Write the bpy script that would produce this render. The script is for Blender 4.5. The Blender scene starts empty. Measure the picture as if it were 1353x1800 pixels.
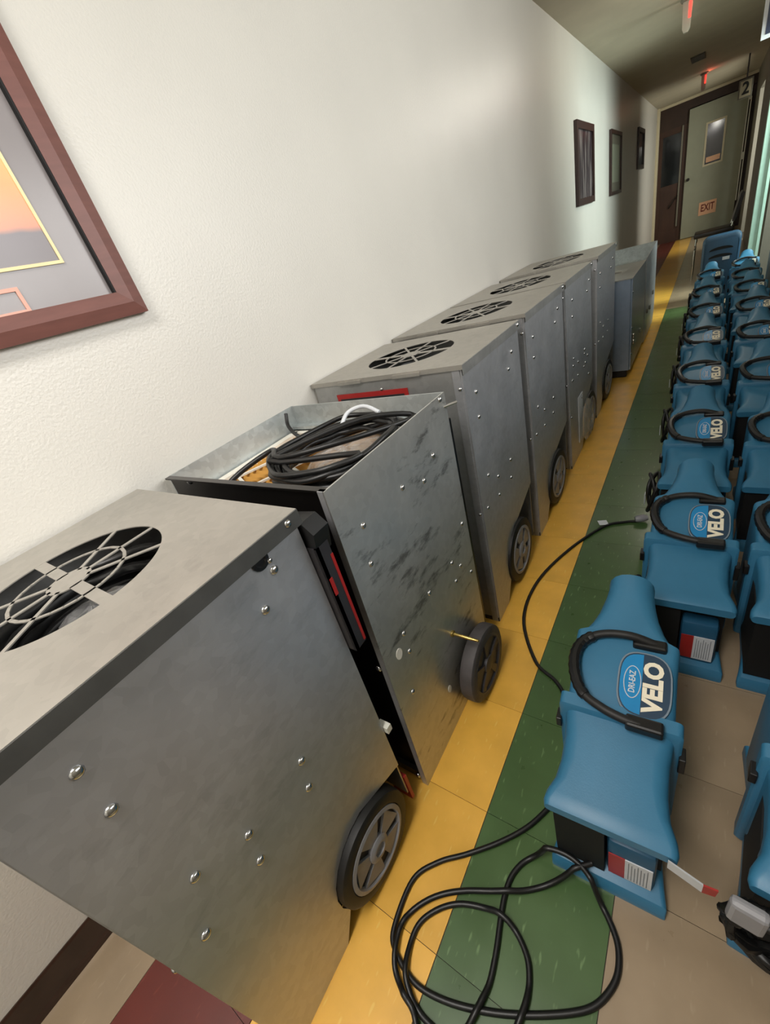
import bpy, bmesh, math, random
from mathutils import Vector, Matrix
random.seed(7)
S = bpy.context.scene
COL = S.collection

# ------------------------------------------------------------------ camera
cam_d = bpy.data.cameras.new('camera'); cam = bpy.data.objects.new('camera', cam_d); COL.objects.link(cam)
R = ((0.80712703, 0.52704505, -0.26602532), (0.08830235, -0.55330411, -0.82828573), (-0.5837368, 0.64504114, -0.49312602))
cam.matrix_world = Matrix(((R[0][0], -R[1][0], -R[2][0], 1.13872579),
                           (R[0][1], -R[1][1], -R[2][1], 0.0),
                           (R[0][2], -R[1][2], -R[2][2], 1.27830847),
                           (0, 0, 0, 1)))
cam_d.sensor_fit = 'HORIZONTAL'; cam_d.sensor_width = 36
cam_d.lens = 716.641 / 1353 * 36
cam_d.clip_start = 0.02; cam_d.clip_end = 60
S.camera = cam

# ------------------------------------------------------------------ world, lights, exposure
w = bpy.data.worlds.new('world'); S.world = w; w.use_nodes = True
w.node_tree.nodes['Background'].inputs[0].default_value = (0.75, 0.88, 0.86, 1)
w.node_tree.nodes['Background'].inputs[1].default_value = 0.35

def area(name, loc, rot, sx, sy, power, color):
    l = bpy.data.lights.new(name, 'AREA'); l.shape = 'RECTANGLE'; l.size = sx; l.size_y = sy
    l.energy = power; l.color = color
    o = bpy.data.objects.new(name, l); COL.objects.link(o); o.location = loc; o.rotation_euler = rot
    return o
H = math.pi / 2
# daylight through the wide opening in the right wall (facing -x)
area('window_daylight', (2.6, 1.75, 2.0), (0, H * 0.9, 0), 0.8, 3.2, 60, (1.0, 0.98, 0.96))
# daylight through the side doorway farther on
area('doorway_daylight', (2.6, 6.45, 1.85), (0, H * .72, 0), 0.7, 0.9, 85, (0.86, 1.0, 0.95))
# ceiling lamp behind the photographer
area('ceiling_lamp_light', (0.75, -0.60, 2.50), (0, 0, 0), 0.5, 1.1, 32, (1.0, 0.97, 0.94))
area('end_door_fill_light', (2.35, 10.9, 1.5), (0, H, -0.75), 1.6, 0.9, 45, (1.0, 0.98, 0.86))  # added light behind an added opening, brightens the end doors
def bulb(name, loc, power, color, rad=0.09):
    l = bpy.data.lights.new(name, 'POINT'); l.energy = power; l.color = color; l.shadow_soft_size = rad
    o = bpy.data.objects.new(name, l); COL.objects.link(o); o.location = loc
# added fill light under the ceiling, out of view, brightens ceiling and far end
bulb('hall_fill_light', (1.0, 5.2, 2.40), 14, (1.0, 0.96, 0.86), 0.10)
S.view_settings.view_transform = 'Standard'; S.view_settings.look = 'None'
S.view_settings.exposure = 0.14; S.view_settings.gamma = 1; S.view_settings.use_curve_mapping = False

# ------------------------------------------------------------------ materials
def lin(c): return tuple(((v / 255) / 12.92 if v / 255 <= 0.04045 else ((v / 255 + 0.055) / 1.055) ** 2.4) for v in c) + (1,)
def mat(name, rgb, rough=0.5, metal=0.0, noise=0.0, nscale=30, bump=0.0, bscale=200, coat=0.0, rvar=0.0, spec=None, stretch=None, trans=0, emit=None, alpha=1):
    m = bpy.data.materials.new(name); m.use_nodes = True
    nt = m.node_tree; N = nt.nodes; L = nt.links; b = N['Principled BSDF']
    c = lin(rgb)
    b.inputs['Base Color'].default_value = c; b.inputs['Roughness'].default_value = rough; b.inputs['Metallic'].default_value = metal
    if coat: b.inputs['Coat Weight'].default_value = coat; b.inputs['Coat Roughness'].default_value = 0.15
    if spec is not None: b.inputs['Specular IOR Level'].default_value = spec
    if trans: b.inputs['Transmission Weight'].default_value = trans
    if alpha < 1: b.inputs['Alpha'].default_value = alpha
    if emit: b.inputs['Emission Color'].default_value = lin(emit[0]); b.inputs['Emission Strength'].default_value = emit[1]
    if noise or bump or rvar:
        tc = N.new('ShaderNodeTexCoord'); mp = N.new('ShaderNodeMapping'); L.new(tc.outputs['Object'], mp.inputs[0])
        if stretch: mp.inputs['Scale'].default_value = stretch
        nz = N.new('ShaderNodeTexNoise'); nz.inputs['Scale'].default_value = nscale; nz.inputs['Detail'].default_value = 5
        L.new(mp.outputs[0], nz.inputs[0])
        if noise:
            mr = N.new('ShaderNodeMapRange'); mr.inputs[1].default_value = 0.3; mr.inputs[2].default_value = 0.7
            mr.inputs[3].default_value = 1 - noise; mr.inputs[4].default_value = 1 + noise
            L.new(nz.outputs[0], mr.inputs[0])
            mx = N.new('ShaderNodeVectorMath'); mx.operation = 'MULTIPLY'; mx.inputs[0].default_value = c[:3]
            L.new(mr.outputs[0], mx.inputs[1]); L.new(mx.outputs[0], b.inputs['Base Color'])
        if rvar:
            r2 = N.new('ShaderNodeMapRange'); r2.inputs[1].default_value = 0.3; r2.inputs[2].default_value = 0.7
            r2.inputs[3].default_value = max(0.02, rough - rvar); r2.inputs[4].default_value = rough + rvar
            L.new(nz.outputs[0], r2.inputs[0]); L.new(r2.outputs[0], b.inputs['Roughness'])
        if bump:
            n2 = N.new('ShaderNodeTexNoise'); n2.inputs['Scale'].default_value = bscale; n2.inputs['Detail'].default_value = 3
            L.new(tc.outputs['Object'], n2.inputs[0])
            bp = N.new('ShaderNodeBump'); bp.inputs['Strength'].default_value = bump; bp.inputs['Distance'].default_value = 0.01
            L.new(n2.outputs[0], bp.inputs['Height']); L.new(bp.outputs[0], b.inputs['Normal'])
    return m

def floor_mat(name, rgb, fleck, fs=0.55):
    m = mat(name, rgb, rough=0.33, noise=0.10, nscale=9, coat=0.25, rvar=0.06)
    nt = m.node_tree; N = nt.nodes; L = nt.links; b = N['Principled BSDF']
    src = b.inputs['Base Color'].links[0].from_socket
    tc = N.new('ShaderNodeTexCoord'); mp = N.new('ShaderNodeMapping'); mp.inputs['Scale'].default_value = (95, 24, 30)
    oi = N.new('ShaderNodeObjectInfo'); ad = N.new('ShaderNodeVectorMath'); ad.operation = 'ADD'
    sc = N.new('ShaderNodeVectorMath'); sc.operation = 'SCALE'; sc.inputs['Scale'].default_value = 31.0
    L.new(oi.outputs['Location'], sc.inputs[0])
    L.new(tc.outputs['Object'], mp.inputs[0]); L.new(mp.outputs[0], ad.inputs[0]); L.new(sc.outputs[0], ad.inputs[1])
    nz = N.new('ShaderNodeTexNoise'); nz.inputs['Scale'].default_value = 1.0; nz.inputs['Detail'].default_value = 1
    L.new(ad.outputs[0], nz.inputs[0])
    cr = N.new('ShaderNodeMapRange'); cr.inputs[1].default_value = 0.67; cr.inputs[2].default_value = 0.75; cr.clamp = True
    L.new(nz.outputs[0], cr.inputs[0])
    mx = N.new('ShaderNodeMix'); mx.data_type = 'RGBA'
    fac = N.new('ShaderNodeMath'); fac.operation = 'MULTIPLY'; fac.inputs[1].default_value = fs
    L.new(cr.outputs[0], fac.inputs[0]); L.new(fac.outputs[0], mx.inputs[0]); L.new(src, mx.inputs[6]); mx.inputs[7].default_value = lin(fleck)
    # every tile a touch lighter or darker than its neighbour
    rv = N.new('ShaderNodeMapRange'); rv.inputs[3].default_value = 0.93; rv.inputs[4].default_value = 1.06
    L.new(oi.outputs['Random'], rv.inputs[0])
    sc2 = N.new('ShaderNodeVectorMath'); sc2.operation = 'SCALE'; L.new(mx.outputs[2], sc2.inputs[0]); L.new(rv.outputs[0], sc2.inputs['Scale'])
    L.new(sc2.outputs[0], b.inputs['Base Color'])
    return m

def galv_mat(name, rgb, rough, dirt=0.0, spangle=0.12, mtl=0.66):
    m = mat(name, rgb, rough=rough, metal=mtl, noise=0.08, nscale=5, rvar=0.06, bump=0.02, bscale=12)
    nt = m.node_tree; N = nt.nodes; L = nt.links; b = N['Principled BSDF']
    src = b.inputs['Base Color'].links[0].from_socket
    tc = N.new('ShaderNodeTexCoord'); vo = N.new('ShaderNodeTexVoronoi'); vo.inputs['Scale'].default_value = 60
    L.new(tc.outputs['Object'], vo.inputs[0])
    mr = N.new('ShaderNodeMapRange'); mr.inputs[3].default_value = 1 - spangle; mr.inputs[4].default_value = 1 + spangle
    sp = N.new('ShaderNodeSeparateColor'); L.new(vo.outputs['Color'], sp.inputs[0]); L.new(sp.outputs[0], mr.inputs[0])
    sc = N.new('ShaderNodeVectorMath'); sc.operation = 'SCALE'; L.new(src, sc.inputs[0]); L.new(mr.outputs[0], sc.inputs['Scale'])
    last = sc.outputs[0]
    if dirt:   # dark scuffs
        mp = N.new('ShaderNodeMapping'); mp.inputs['Scale'].default_value = (6, 5, 14); mp.inputs['Rotation'].default_value = (0.6, 0, 0)
        nz = N.new('ShaderNodeTexNoise'); nz.inputs['Scale'].default_value = 1.3; nz.inputs['Detail'].default_value = 7; nz.inputs['Roughness'].default_value = 0.7
        L.new(tc.outputs['Object'], mp.inputs[0]); L.new(mp.outputs[0], nz.inputs[0])
        cr = N.new('ShaderNodeMapRange'); cr.inputs[1].default_value = 0.56; cr.inputs[2].default_value = 0.66; cr.inputs[3].default_value = 0; cr.inputs[4].default_value = dirt
        L.new(nz.outputs[0], cr.inputs[0])
        mx = N.new('ShaderNodeMix'); mx.data_type = 'RGBA'; L.new(cr.outputs[0], mx.inputs[0]); L.new(last, mx.inputs[6]); mx.inputs[7].default_value = lin((60, 58, 55))
        last = mx.outputs[2]
    L.new(last, b.inputs['Base Color'])
    return m

M = {}
M['wall'] = mat('wall_paint', (214, 211, 203), rough=0.36, noise=0.02, nscale=3, bump=0.13, bscale=150)
M['ceiling'] = mat('ceiling_paint', (186, 178, 156), rough=0.7, noise=0.05, nscale=4)
M['base'] = mat('baseboard_vinyl', (58, 42, 34), rough=0.25, noise=0.2, nscale=12)
M['slab'] = mat('floor_slab', (70, 62, 50), rough=0.7, noise=0.1)
M['tan'] = floor_mat('tan_tile', (152, 133, 108), (185, 168, 142), 0.25)
M['red'] = floor_mat('dark_red_tile', (98, 34, 24), (130, 60, 45))
M['yellow'] = floor_mat('yellow_tile', (230, 176, 72), (240, 205, 110))
M['green'] = floor_mat('green_tile', (68, 96, 52), (120, 150, 100))
M['galv'] = galv_mat('galvanised_steel', (168, 168, 166), 0.36, spangle=.06)
M['galv_side'] = galv_mat('galvanised_side', (186, 187, 190), 0.40, dirt=0.12, spangle=.05)
M['galv_scuffed'] = galv_mat('scuffed_galvanised', (192, 192, 188), 0.34, dirt=0.65, spangle=.05)
M['galv_inner'] = galv_mat('galvanised_inside', (190, 196, 196), 0.42, spangle=0.10)
M['lid'] = galv_mat('lid_steel', (172, 168, 160), 0.46, dirt=0.10, spangle=0.04, mtl=.6)
M['lid_edge'] = mat('lid_edge_steel', (92, 92, 90), rough=0.4, metal=0.5, noise=0.1)  # darker than the other lips, dark reflection put into the colour
M['dark_steel'] = mat('dark_steel', (60, 56, 54), rough=0.28, metal=0.9, noise=0.1, nscale=6)
M['rivet'] = mat('rivet_steel', (205, 205, 205), rough=0.2, metal=1.0, noise=0.05)
M['rubber'] = mat('black_rubber', (26, 25, 24), rough=0.55, noise=0.15, nscale=40)
M['tread'] = mat('grey_scuffed_rubber', (74, 70, 70), rough=0.62, noise=0.22, nscale=28, bump=0.1, bscale=90)
M['tread_hub'] = mat('dark_grey_wheel_disc', (64, 62, 66), rough=0.5, noise=0.15, nscale=20)
M['hub'] = mat('grey_hub_plastic', (142, 142, 146), rough=0.42, noise=0.06)
M['black'] = mat('black_plastic', (20, 20, 21), rough=0.38, noise=0.15)
M['blackmatte'] = mat('black_matte', (9, 9, 10), rough=0.7, noise=0.1)
M['cord'] = mat('black_cord_rubber', (20, 20, 20), rough=0.42, noise=0.15, nscale=60)
M['cardboard'] = mat('filter_pleat_paper', (206, 158, 78), rough=0.8, noise=0.10, nscale=20)
M['white'] = mat('white_card', (232, 228, 216), rough=0.6, noise=0.03)
M['bag'] = mat('clear_plastic_film', (235, 235, 235), rough=0.12, trans=0.75, noise=0.02, alpha=0.5)
M['label_white'] = mat('label_white', (206, 210, 214), rough=0.45, noise=0.03)
M['label_print'] = mat('label_print_grey', (120, 124, 130), rough=0.5, noise=0.05)
M['label_red'] = mat('label_red', (160, 36, 34), rough=0.4, noise=0.08)
M['label_dark'] = mat('label_dark', (48, 46, 48), rough=0.35, noise=0.1)
M['brass'] = mat('brass_pin', (196, 170, 100), rough=0.3, metal=0.9, noise=0.05)
M['blue'] = mat('blue_moulded_plastic', (52, 114, 148), rough=0.42, noise=0.05, nscale=14, bump=0.03, bscale=350)
M['blue_dark'] = mat('dark_blue_moulded_plastic', (32, 82, 112), rough=0.45, noise=0.06, nscale=14, bump=0.03, bscale=350)
M['badge_blue'] = mat('badge_blue', (28, 132, 190), rough=0.3, noise=0.04)
M['badge_navy'] = mat('badge_navy', (38, 62, 84), rough=0.35, noise=0.05)
M['badge_rim'] = mat('badge_rim', (120, 134, 146), rough=0.35, noise=0.05)
M['cream'] = mat('cream_print', (238, 230, 206), rough=0.5, noise=0.02)
M['frame'] = mat('reddish_brown_wood', (112, 70, 62), rough=0.42, noise=0.10, nscale=14, stretch=(1, 1, 6))
M['frame_dark'] = mat('dark_brown_wood', (48, 26, 22), rough=0.4, noise=0.15, nscale=14)
M['mat_grey'] = mat('grey_mat_board', (138, 132, 132), rough=0.22, noise=0.10, nscale=3)  # lightened, reflection on the glass put into the mat colour
M['bevel_cream'] = mat('cream_bevel', (236, 220, 170), rough=0.5, noise=0.02)
M['bevel_pink'] = mat('pink_bevel', (226, 170, 152), rough=0.5, noise=0.02)
M['wood_dark'] = mat('dark_stained_wood', (62, 38, 26), rough=0.4, noise=0.2, nscale=8, stretch=(1, 1, 0.2))
M['wood_header'] = mat('brown_header_wood', (50, 32, 22), rough=0.5, noise=0.2, nscale=8)
M['glass_dark'] = mat('dark_glass', (14, 18, 20), rough=0.08, noise=0.2, nscale=3)
M['door_green'] = mat('pale_green_door_paint', (146, 149, 130), rough=0.5, noise=0.04, nscale=6)
M['cream_trim'] = mat('cream_trim_paint', (200, 190, 160), rough=0.5, noise=0.04)
M['teal_trim'] = mat('pale_teal_trim_paint', (168, 202, 186), rough=0.4, noise=0.04)
M['white_trim'] = mat('white_trim_paint', (226, 226, 214), rough=0.4, noise=0.03)
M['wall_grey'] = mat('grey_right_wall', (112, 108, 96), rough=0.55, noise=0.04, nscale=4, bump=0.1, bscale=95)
M['exit_pink'] = mat('pale_pink_sign', (226, 176, 140), rough=0.5, noise=0.03)
M['exit_text'] = mat('dark_red_letters', (112, 34, 22), rough=0.5, noise=0.05)
M['sign_grey'] = mat('grey_sign_plate', (116, 112, 98), rough=0.5, noise=0.05)
M['ink'] = mat('black_ink', (16, 14, 14), rough=0.5, noise=0.05)
M['chrome'] = mat('chrome_tube', (210, 205, 195), rough=0.18, metal=1.0, noise=0.03)
M['vinyl'] = mat('black_vinyl_upholstery', (22, 16, 14), rough=0.4, noise=0.2)
M['acrylic'] = mat('frosted_acrylic', (190, 186, 170), rough=0.3, trans=0.4, noise=0.03)
M['red_lamp'] = mat('red_lamp_strip', (255, 70, 60), rough=0.4, emit=((255, 52, 42), 2.2))
M['blue_grey_steel'] = mat('blue_grey_coated_steel', (150, 166, 186), rough=0.34, metal=0.6, noise=0.06)
M['vent_dark'] = mat('dark_vent', (58, 52, 36), rough=0.6, noise=0.2)
M['blue_sign'] = mat('dark_blue_sign_face', (40, 52, 78), rough=0.4, noise=0.1)
M['lamp_glow'] = mat('lamp_diffuser', (255, 250, 240), rough=0.6, emit=((255, 244, 230), 3.0))

def art_mat():
    # sunset print inside the big frame: orange sky fading to grey hills, horizon at one height
    m = mat('sunset_print', (120, 110, 112), rough=0.2)
    nt = m.node_tree; N = nt.nodes; L = nt.links; b = N['Principled BSDF']
    tc = N.new('ShaderNodeTexCoord'); sx = N.new('ShaderNodeSeparateXYZ'); L.new(tc.outputs['Object'], sx.inputs[0])
    nz = N.new('ShaderNodeTexNoise'); nz.inputs['Scale'].default_value = 9; L.new(tc.outputs['Object'], nz.inputs[0])
    ma = N.new('ShaderNodeMath'); ma.operation = 'MULTIPLY_ADD'; ma.inputs[1].default_value = 0.016; L.new(nz.outputs[0], ma.inputs[0]); L.new(sx.outputs[2], ma.inputs[2])
    mr = N.new('ShaderNodeMapRange'); mr.inputs[1].default_value = 1.46; mr.inputs[2].default_value = 1.90; L.new(ma.outputs[0], mr.inputs[0])
    cr = N.new('ShaderNodeValToRGB'); L.new(mr.outputs[0], cr.inputs[0]); e = cr.color_ramp.elements
    e[0].position = 0.0; e[0].color = lin((100, 92, 92)); e[1].position = 0.19; e[1].color = lin((112, 104, 108))
    for p, c in ((0.215, (214, 140, 108)), (0.38, (232, 168, 112)), (0.55, (238, 205, 140)), (0.9, (190, 180, 180))):
        k = e.new(p); k.color = lin(c)
    L.new(cr.outputs[0], b.inputs['Base Color'])
    return m
def falls_mat():
    m = mat('dark_waterfall_print', (40, 30, 34), rough=0.3)
    nt = m.node_tree; N = nt.nodes; L = nt.links; b = N['Principled BSDF']
    tc = N.new('ShaderNodeTexCoord'); mp = N.new('ShaderNodeMapping'); mp.inputs['Scale'].default_value = (1, 9, 1.6); L.new(tc.outputs['Object'], mp.inputs[0])
    nz = N.new('ShaderNodeTexNoise'); nz.inputs['Scale'].default_value = 1.6; nz.inputs['Detail'].default_value = 6; L.new(mp.outputs[0], nz.inputs[0])
    cr = N.new('ShaderNodeValToRGB'); L.new(nz.outputs[0], cr.inputs[0]); e = cr.color_ramp.elements
    e[0].position = 0.45; e[0].color = lin((44, 34, 40)); e[1].position = 0.78; e[1].color = lin((140, 130, 128))
    L.new(cr.outputs[0], b.inputs['Base Color'])
    return m
M['sunset'] = art_mat(); M['falls'] = falls_mat()

# ------------------------------------------------------------------ mesh helpers
def new(): return bmesh.new()
def quad_ok(bm, vs):
    try: return bm.faces.new(vs)
    except ValueError: return None
def box(bm, x0, x1, y0, y1, z0, z1, k=0.0, bev=0.0):
    """axis box; k leans it along y with height"""
    v = [bm.verts.new((x, y + k * z, z)) for z in (z0, z1) for y in (y0, y1) for x in (x0, x1)]
    f = [bm.faces.new([v[i] for i in q]) for q in ((0, 2, 3, 1), (4, 5, 7, 6), (0, 1, 5, 4), (2, 6, 7, 3), (0, 4, 6, 2), (1, 3, 7, 5))]
    if bev:
        es = {e for ff in f for e in ff.edges}
        bmesh.ops.bevel(bm, geom=list(es), offset=bev, segments=2, profile=0.5, affect='EDGES')
    return v
def prism(bm, pts, axis, a0, a1, k=0.0):
    """2d polygon pts extruded along axis: 'x' -> pts are (y,z); 'y' -> (x,z); 'z' -> (x,y)"""
    def P(p, a):
        if axis == 'x': return (a, p[0] + k * p[1], p[1])
        if axis == 'y': return (p[0], a + k * p[1], p[1])
        return (p[0], p[1], a)
    A = [bm.verts.new(P(p, a0)) for p in pts]; B = [bm.verts.new(P(p, a1)) for p in pts]
    n = len(pts); bm.faces.new(A[::-1]); bm.faces.new(B)
    for i in range(n): bm.faces.new((A[i], A[(i + 1) % n], B[(i + 1) % n], B[i]))
def crom(pts, sub=6, closed=False):
    P = [Vector(p) for p in pts]; n = len(P); out = []
    for i in range(n if closed else n - 1):
        g = lambda j: P[j % n] if closed else P[max(0, min(n - 1, j))]
        a, b, c, d = g(i - 1), g(i), g(i + 1), g(i + 2)
        for s in range(sub):
            t = s / sub
            out.append(0.5 * ((2 * b) + (c - a) * t + (2 * a - 5 * b + 4 * c - d) * t * t + (3 * b - a - 3 * c + d) * t ** 3))
    if not closed: out.append(P[-1])
    return out
def tube(bm, pts, r, seg=8, closed=False, up=Vector((0, 0, 1))):
    rings = []; n = len(pts)
    for i, p in enumerate(pts):
        a = pts[(i - 1) % n] if (closed or i > 0) else p; b = pts[(i + 1) % n] if (closed or i < n - 1) else p
        t = (b - a)
        t = t.normalized() if t.length > 1e-9 else Vector((0, 1, 0))
        u = t.cross(up)
        if u.length < 0.05: u = t.cross(Vector((1, 0, 0)))
        u.normalize(); v = t.cross(u)
        rr = r[i] if isinstance(r, (list, tuple)) else r
        rings.append([bm.verts.new(p + (u * math.cos(q) + v * math.sin(q)) * rr) for q in [2 * math.pi * j / seg for j in range(seg)]])
    for i in range(n if closed else n - 1):
        A, B = rings[i], rings[(i + 1) % n]
        for j in range(seg): bm.faces.new((A[j], A[(j + 1) % seg], B[(j + 1) % seg], B[j]))
    if not closed: quad_ok(bm, rings[0]); quad_ok(bm, rings[-1][::-1])
def lathe(bm, prof, c, axis='x', seg=32):
    """prof: (r, a) pairs along axis from centre c"""
    rings = []
    for r, a in prof:
        ring = []
        for j in range(seg):
            q = 2 * math.pi * j / seg
            if axis == 'x': p = (c[0] + a, c[1] + r * math.cos(q), c[2] + r * math.sin(q))
            elif axis == 'z': p = (c[0] + r * math.cos(q), c[1] + r * math.sin(q), c[2] + a)
            else: p = (c[0] + r * math.cos(q), c[1] + a, c[2] + r * math.sin(q))
            ring.append(bm.verts.new(p))
        rings.append(ring)
    for A, B in zip(rings, rings[1:]):
        for j in range(seg): bm.faces.new((A[j], A[(j + 1) % seg], B[(j + 1) % seg], B[j]))
    quad_ok(bm, rings[0][::-1]); quad_ok(bm, rings[-1])
def finish(name, bm, m, parent=None, smooth=None, loc=None, rot=None):
    bmesh.ops.recalc_face_normals(bm, faces=bm.faces)
    me = bpy.data.meshes.new(name); bm.to_mesh(me); bm.free()
    me.materials.append(M[m] if isinstance(m, str) else m)
    if smooth is not None:
        me.shade_smooth()
        me.set_sharp_from_angle(angle=math.radians(smooth))
    o = bpy.data.objects.new(name, me); COL.objects.link(o)
    if parent: o.parent = parent
    if loc: o.location = loc
    if rot: o.rotation_euler = rot
    return o
def inst(src, parent=None, loc=None, rot=None, scale=None):
    c = src.copy(); COL.objects.link(c); c.parent = parent
    if loc is not None: c.location = loc
    if rot is not None: c.rotation_euler = rot
    if scale is not None: c.scale = scale
    return c
def tag(o, label, cat, group=None):
    o['label'] = label; o['category'] = cat
    if group: o['group'] = group
    return o
def thing(name, label, cat, loc=(0, 0, 0), rotz=0, group=None):
    o = bpy.data.objects.new(name, None); COL.objects.link(o); o.empty_display_size = 0.1
    o.location = loc; o.rotation_euler = (0, 0, rotz)
    return tag(o, label, cat, group)
def struct(name, bm, m, **k):
    o = finish(name, bm, m, **k); o['kind'] = 'structure'; return o
def copy_tree(o, parent=None):
    c = o.copy(); COL.objects.link(c); c.parent = parent
    for ch in list(o.children): copy_tree(ch, c)
    return c
def text(name, body, size, m, parent, loc, rot, depth=0.0008, sx=1.0, bold=0.0):
    cu = bpy.data.curves.new(name, 'FONT'); cu.body = body; cu.size = size; cu.extrude = depth
    cu.align_x = 'CENTER'; cu.align_y = 'CENTER'; cu.offset = bold; cu.resolution_u = 3
    t = bpy.data.objects.new(name + '_curve', cu); COL.objects.link(t)
    bpy.context.view_layer.update()
    me = bpy.data.meshes.new_from_object(t.evaluated_get(bpy.context.evaluated_depsgraph_get()))
    bpy.data.objects.remove(t); bpy.data.curves.remove(cu)
    me.name = name; me.materials.clear(); me.materials.append(M[m])
    o = bpy.data.objects.new(name, me); COL.objects.link(o); o.parent = parent; o.location = loc; o.rotation_euler = rot; o.scale = (sx, 1, 1)
    return o

# ------------------------------------------------------------------ the setting
CZ = 2.55; XR = 1.62; YE = 13.5; YB = -1.6
bm = new(); box(bm, -0.1, 4.0, YB - 0.1, YE + 0.1, -0.10, -0.004)
flo = struct('floor', bm, 'slab')
T0 = 0.099 - 0.305 * 3; TILE = 0.305
cols = [(0.0, 0.178, 'tan'), (0.178, 0.483, 'red'), (0.483, 0.793, 'yellow'), (0.793, 1.098, 'green'), (1.098, 1.403, 'tan'), (1.403, XR, 'tan')]
for ci, (xa, xb, mk) in enumerate(cols):
    proto = {}
    r = 0; y = T0
    while y < YE - 0.05:
        key = mk
        if mk == 'green' and y > 5.9: key = 'tan'
        g = 0.0012 if mk != 'tan' else 0.0005
        if key not in proto:
            bm = new(); box(bm, xa + g, xb - g, 0.0006, TILE - 0.0006, -0.006, 0.0)
            proto[key] = finish('floor_tile', bm, key, parent=flo); t = proto[key]
        else: t = inst(proto[key], flo)
        t.location = (0, y, random.uniform(-0.0004, 0.0))
        y += TILE; r += 1
bm = new(); box(bm, -0.12, 0.0, YB, YE, -0.1, CZ); struct('wall_left', bm, 'wall')
bm = new(); box(bm, -0.12, XR + 0.1, YB - 0.1, YB, -0.1, CZ); struct('wall_back', bm, 'wall')
# right wall: a wide opening above a counter-high wall, then a doorway
bm = new()
box(bm, XR, XR + 0.12, YB, 0.1, 2.15, CZ); box(bm, XR, XR + 0.12, 3.5, YE, 2.15, CZ)
box(bm, XR, XR + 0.12, YB, 0.1, -0.1, 2.15)
box(bm, XR, XR + 0.12, 0.1, 3.5, -0.1, 1.3); box(bm, XR, XR + 0.12, 0.1, 3.5, 2.45, CZ)
box(bm, XR, XR + 0.12, 3.5, 5.95, -0.1, 2.15)
box(bm, XR, XR + 0.12, 6.98, 10.9, -0.1, 2.15)
box(bm, XR, XR + 0.12, 12.1, YE, -0.1, 2.15)  # gap before this piece added so fill light reaches the end doors
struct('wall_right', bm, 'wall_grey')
bm = new(); box(bm, -0.12, XR + 0.12, YB - 0.1, YE + 0.1, CZ, CZ + 0.1); struct('ceiling', bm, 'ceiling')
bm = new(); prism(bm, [(0.0, 0.0), (0.011, 0.0), (0.009, 0.012), (0.005, 0.020), (0.005, 0.092), (0.003, 0.10), (0.0, 0.10)], 'y', YB, YE - 0.1)
struct('baseboard_left', bm, 'base')
# doorway jamb on the right wall, lit from the side room
bm = new(); box(bm, 1.505, 1.60, 7.0, 7.05, 0, 2.2, bev=0.004); box(bm, 1.575, 1.60, 6.975, 7.0, 0, 2.2); struct('trim_1', bm, 'teal_trim')
# end wall: dark timber header over a pair of doors
bm = new(); box(bm, -0.12, XR + 0.12, YE + 0.12, YE + 0.2, -0.1, CZ); struct('wall_end', bm, 'wood_header')
bm = new(); box(bm, 0.03, XR, YE, YE + 0.12, 2.36, CZ - 0.03); box(bm, 0.03, 0.57, YE, YE + 0.12, 2.13, 2.36); struct('trim_2', bm, 'wood_header')
bm = new(); box(bm, 0.0, 0.05, YE - 0.12, YE + 0.12, 0, CZ, bev=0.005); struct('trim_3', bm, 'cream_trim')
bm = new(); box(bm, 0.03, XR, YE - 0.03, YE + 0.0, CZ - 0.045, CZ, bev=0.004); struct('trim_4', bm, 'cream_trim')
# left leaf: dark wood and dark glass with a pale mullion
d1 = bpy.data.objects.new('door_1', None); COL.objects.link(d1); d1['kind'] = 'structure'; d1.location = (0, YE, 0)
bm = new(); box(bm, 0.05, 0.12, 0, 0.05, 0, 2.13); box(bm, 0.05, 0.57, 0.005, 0.05, 0, 0.25); box(bm, 0.05, 0.57, 0.005, 0.045, 1.0, 1.14); box(bm, 0.05, 0.57, 0.005, 0.05, 2.03, 2.13); box(bm, 0.49, 0.57, 0, 0.05, 0, 2.13)
finish('door_frame', bm, 'wood_dark', d1)
bm = new(); box(bm, 0.12, 0.49, 0.02, 0.03, 1.14, 2.03); finish('glass_pane', bm, 'glass_dark', d1)
bm = new(); box(bm, 0.12, 0.49, 0.015, 0.03, 0.25, 1.0); finish('door_panel', bm, 'wood_dark', d1)
bm = new(); box(bm, 0.455, 0.485, -0.03, 0.0, 0.3, 2.13, bev=0.004); finish('mullion', bm, 'sign_grey', d1)
bm = new(); tube(bm, crom([(0.30, -0.01, 0.70), (0.33, -0.05, 0.74), (0.42, -0.05, 0.86), (0.45, -0.01, 0.90)], 5), 0.012); finish('push_bar', bm, 'dark_steel', d1, smooth=40)
# right leaf: pale green door with a narrow window and an EXIT plate
d2 = bpy.data.objects.new('door_2', None); COL.objects.link(d2); d2['kind'] = 'structure'; d2.location = (0, YE - 0.02, 0)
bm = new()
x0, x1, za, zb = 0.57, 1.50, 0.01, 2.34; wx0, wx1, wz0, wz1 = 0.90, 1.175, 1.31, 1.99
for a, b, c, d in ((x0, wx0, za, zb), (wx1, x1, za, zb), (wx0, wx1, za, wz0), (wx0, wx1, wz1, zb)): box(bm, a, b, -0.045, 0, c, d)
finish('door_leaf', bm, 'door_green', d2)
bm = new()
for a, b, c, d in ((wx0 - .03, wx0, wz0 - .03, wz1 + .03), (wx1, wx1 + .03, wz0 - .03, wz1 + .03), (wx0, wx1, wz0 - .03, wz0), (wx0, wx1, wz1, wz1 + .03)): box(bm, a, b, -0.055, -0.01, c, d)
finish('window_frame', bm, 'cream_trim', d2)
bm = new(); box(bm, wx0, wx1, -0.03, -0.022, wz0, wz1); finish('glass_pane', bm, 'glass_dark', d2)
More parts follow.
